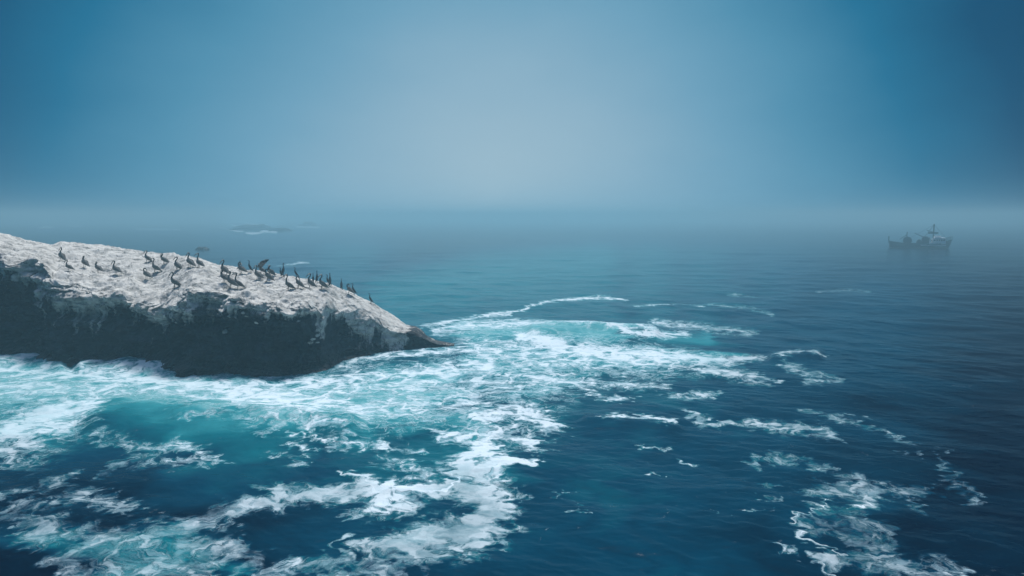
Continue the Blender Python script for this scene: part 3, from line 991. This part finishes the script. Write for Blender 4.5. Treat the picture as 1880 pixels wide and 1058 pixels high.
wh = part("wheelhouse", boat, M_WHITE, box((X0(1721), 0, 2.15), (21 * by / F, 3.4, 1.9)), box((X0(1722), 0, 3.16), (17 * by / F, 3.7, .14)),
          box((X0(1719), 0, 3.5), (10 * by / F, 2.4, .55)))
for k in range(5):
    for s in (-1, 1):
        part("window", wh, M_GLASS, box((X0(1713.5 + k * 3.8), s * 1.712, 2.45), (.42, .03, .5)))
for yy in (-1.0, 0, 1.0):
    part("window", wh, M_GLASS, box((X0(1721) + 10.5 * by / F + .012, yy, 2.45), (.03, .7, .5)))
ms = part("mast", boat, M_GEAR, rod((X0(1711), 0, 1.0), (X0(1712), 0, 7.6), .19), rod((X0(1711), 0, 5.0), (X0(1700), 0, 5.6), .1))
part("crossbeam", ms, M_GEAR, box((X0(1711), 0, 4.75), (16 * by / F, .8, .5)), rod((X0(1711.5), -1.6, 6.3), (X0(1711.5), 1.6, 6.3), .09))
part("rigging", ms, M_GEAR, *[rod((X0(1712), 0, 7.4), (X0(x_), y_, 1.7), .035, 5) for x_, y_ in ((1740, 0), (1690, 2), (1690, -2), (1660, 0))])
part("boom", boat, M_GEAR, rod((X0(1710), 0, 2.2), (X0(1680), 0, 4.6), .12))
part("aft_mast", boat, M_GEAR, rod((X0(1666), 0, 1.0), (X0(1667), 0, 5.0), .14), rod((X0(1667), 0, 4.2), (X0(1655), 0, 2.6), .09))
part("net_drum", boat, M_GEAR, rod((X0(1668), -1.5, 2.2), (X0(1668), 1.5, 2.2), .95, 18), rod((X0(1668), -1.6, 2.2), (X0(1668), -1.45, 2.2), 1.25, 18), rod((X0(1668), 1.45, 2.2), (X0(1668), 1.6, 2.2), 1.25, 18))
part("winch", boat, M_GEAR, rod((X0(1688), -1.2, 1.9), (X0(1688), 1.2, 1.9), .7, 14), box((X0(1688), 0, 1.4), (1.6, 2.8, .6)))
part("gear_locker", boat, M_GEAR, box((X0(1699), 0, 2.1), (12 * by / F, 3.0, 2.2)), box((X0(1698), 0, 3.3), (7 * by / F, 2.2, .5)))
part("stern_gantry", boat, M_GEAR, rod((X0(1636), -1.6, 1.4), (X0(1635.5), -1.6, 3.6), .13), rod((X0(1636), 1.6, 1.4), (X0(1635.5), 1.6, 3.6), .13), rod((X0(1635.5), -1.7, 3.5), (X0(1635.5), 1.7, 3.5), .13))
for s in (-1, 1):
    part("davit", boat, M_WHITE, rod((X0(1704.5), s * 2.2, 1.6), (X0(1705.5), s * 2.2, 3.4), .06))
part("antenna", wh, M_WHITE, rod((X0(1717), 0, 3.7), (X0(1717.5), 0, 5.1), .06))
part("bow_rail", boat, M_GEAR, *[rod((X0(1734 + k * 3), s * (1.6 - .5 * k), 2.2 + .15 * k), (X0(1734 + k * 3), s * (1.6 - .5 * k), 3.2 + .15 * k), .05) for k in range(4) for s in (-1, 1)],
     *[rod((X0(1734), s * 1.6, 3.2), (X0(1743), s * .1, 3.65), .05) for s in (-1, 1)])

# ------------------------------------------------------------------ haze
mh = bpy.data.materials.new("haze")
mh.use_nodes = True
T = NT(mh.node_tree)
pv = T.n('ShaderNodeVolumePrincipled')
pv.inputs['Color'].default_value = (.43, .76, .89, 1)
pv.inputs['Density'].default_value = .0027
pv.inputs['Anisotropy'].default_value = .58
T.t.links.new(pv.outputs[0], T.n('ShaderNodeOutputMaterial').inputs['Volume'])
v, f, i = box((0, 0, 0), (2, 2, 2))
hz = mesh_obj("haze", [(a * 4200, b * 4200, -4 if c < 0 else 17) for a, b, c in v], f, mh, smooth=False)
tag(hz, "pale blue sea fog", kind='stuff')
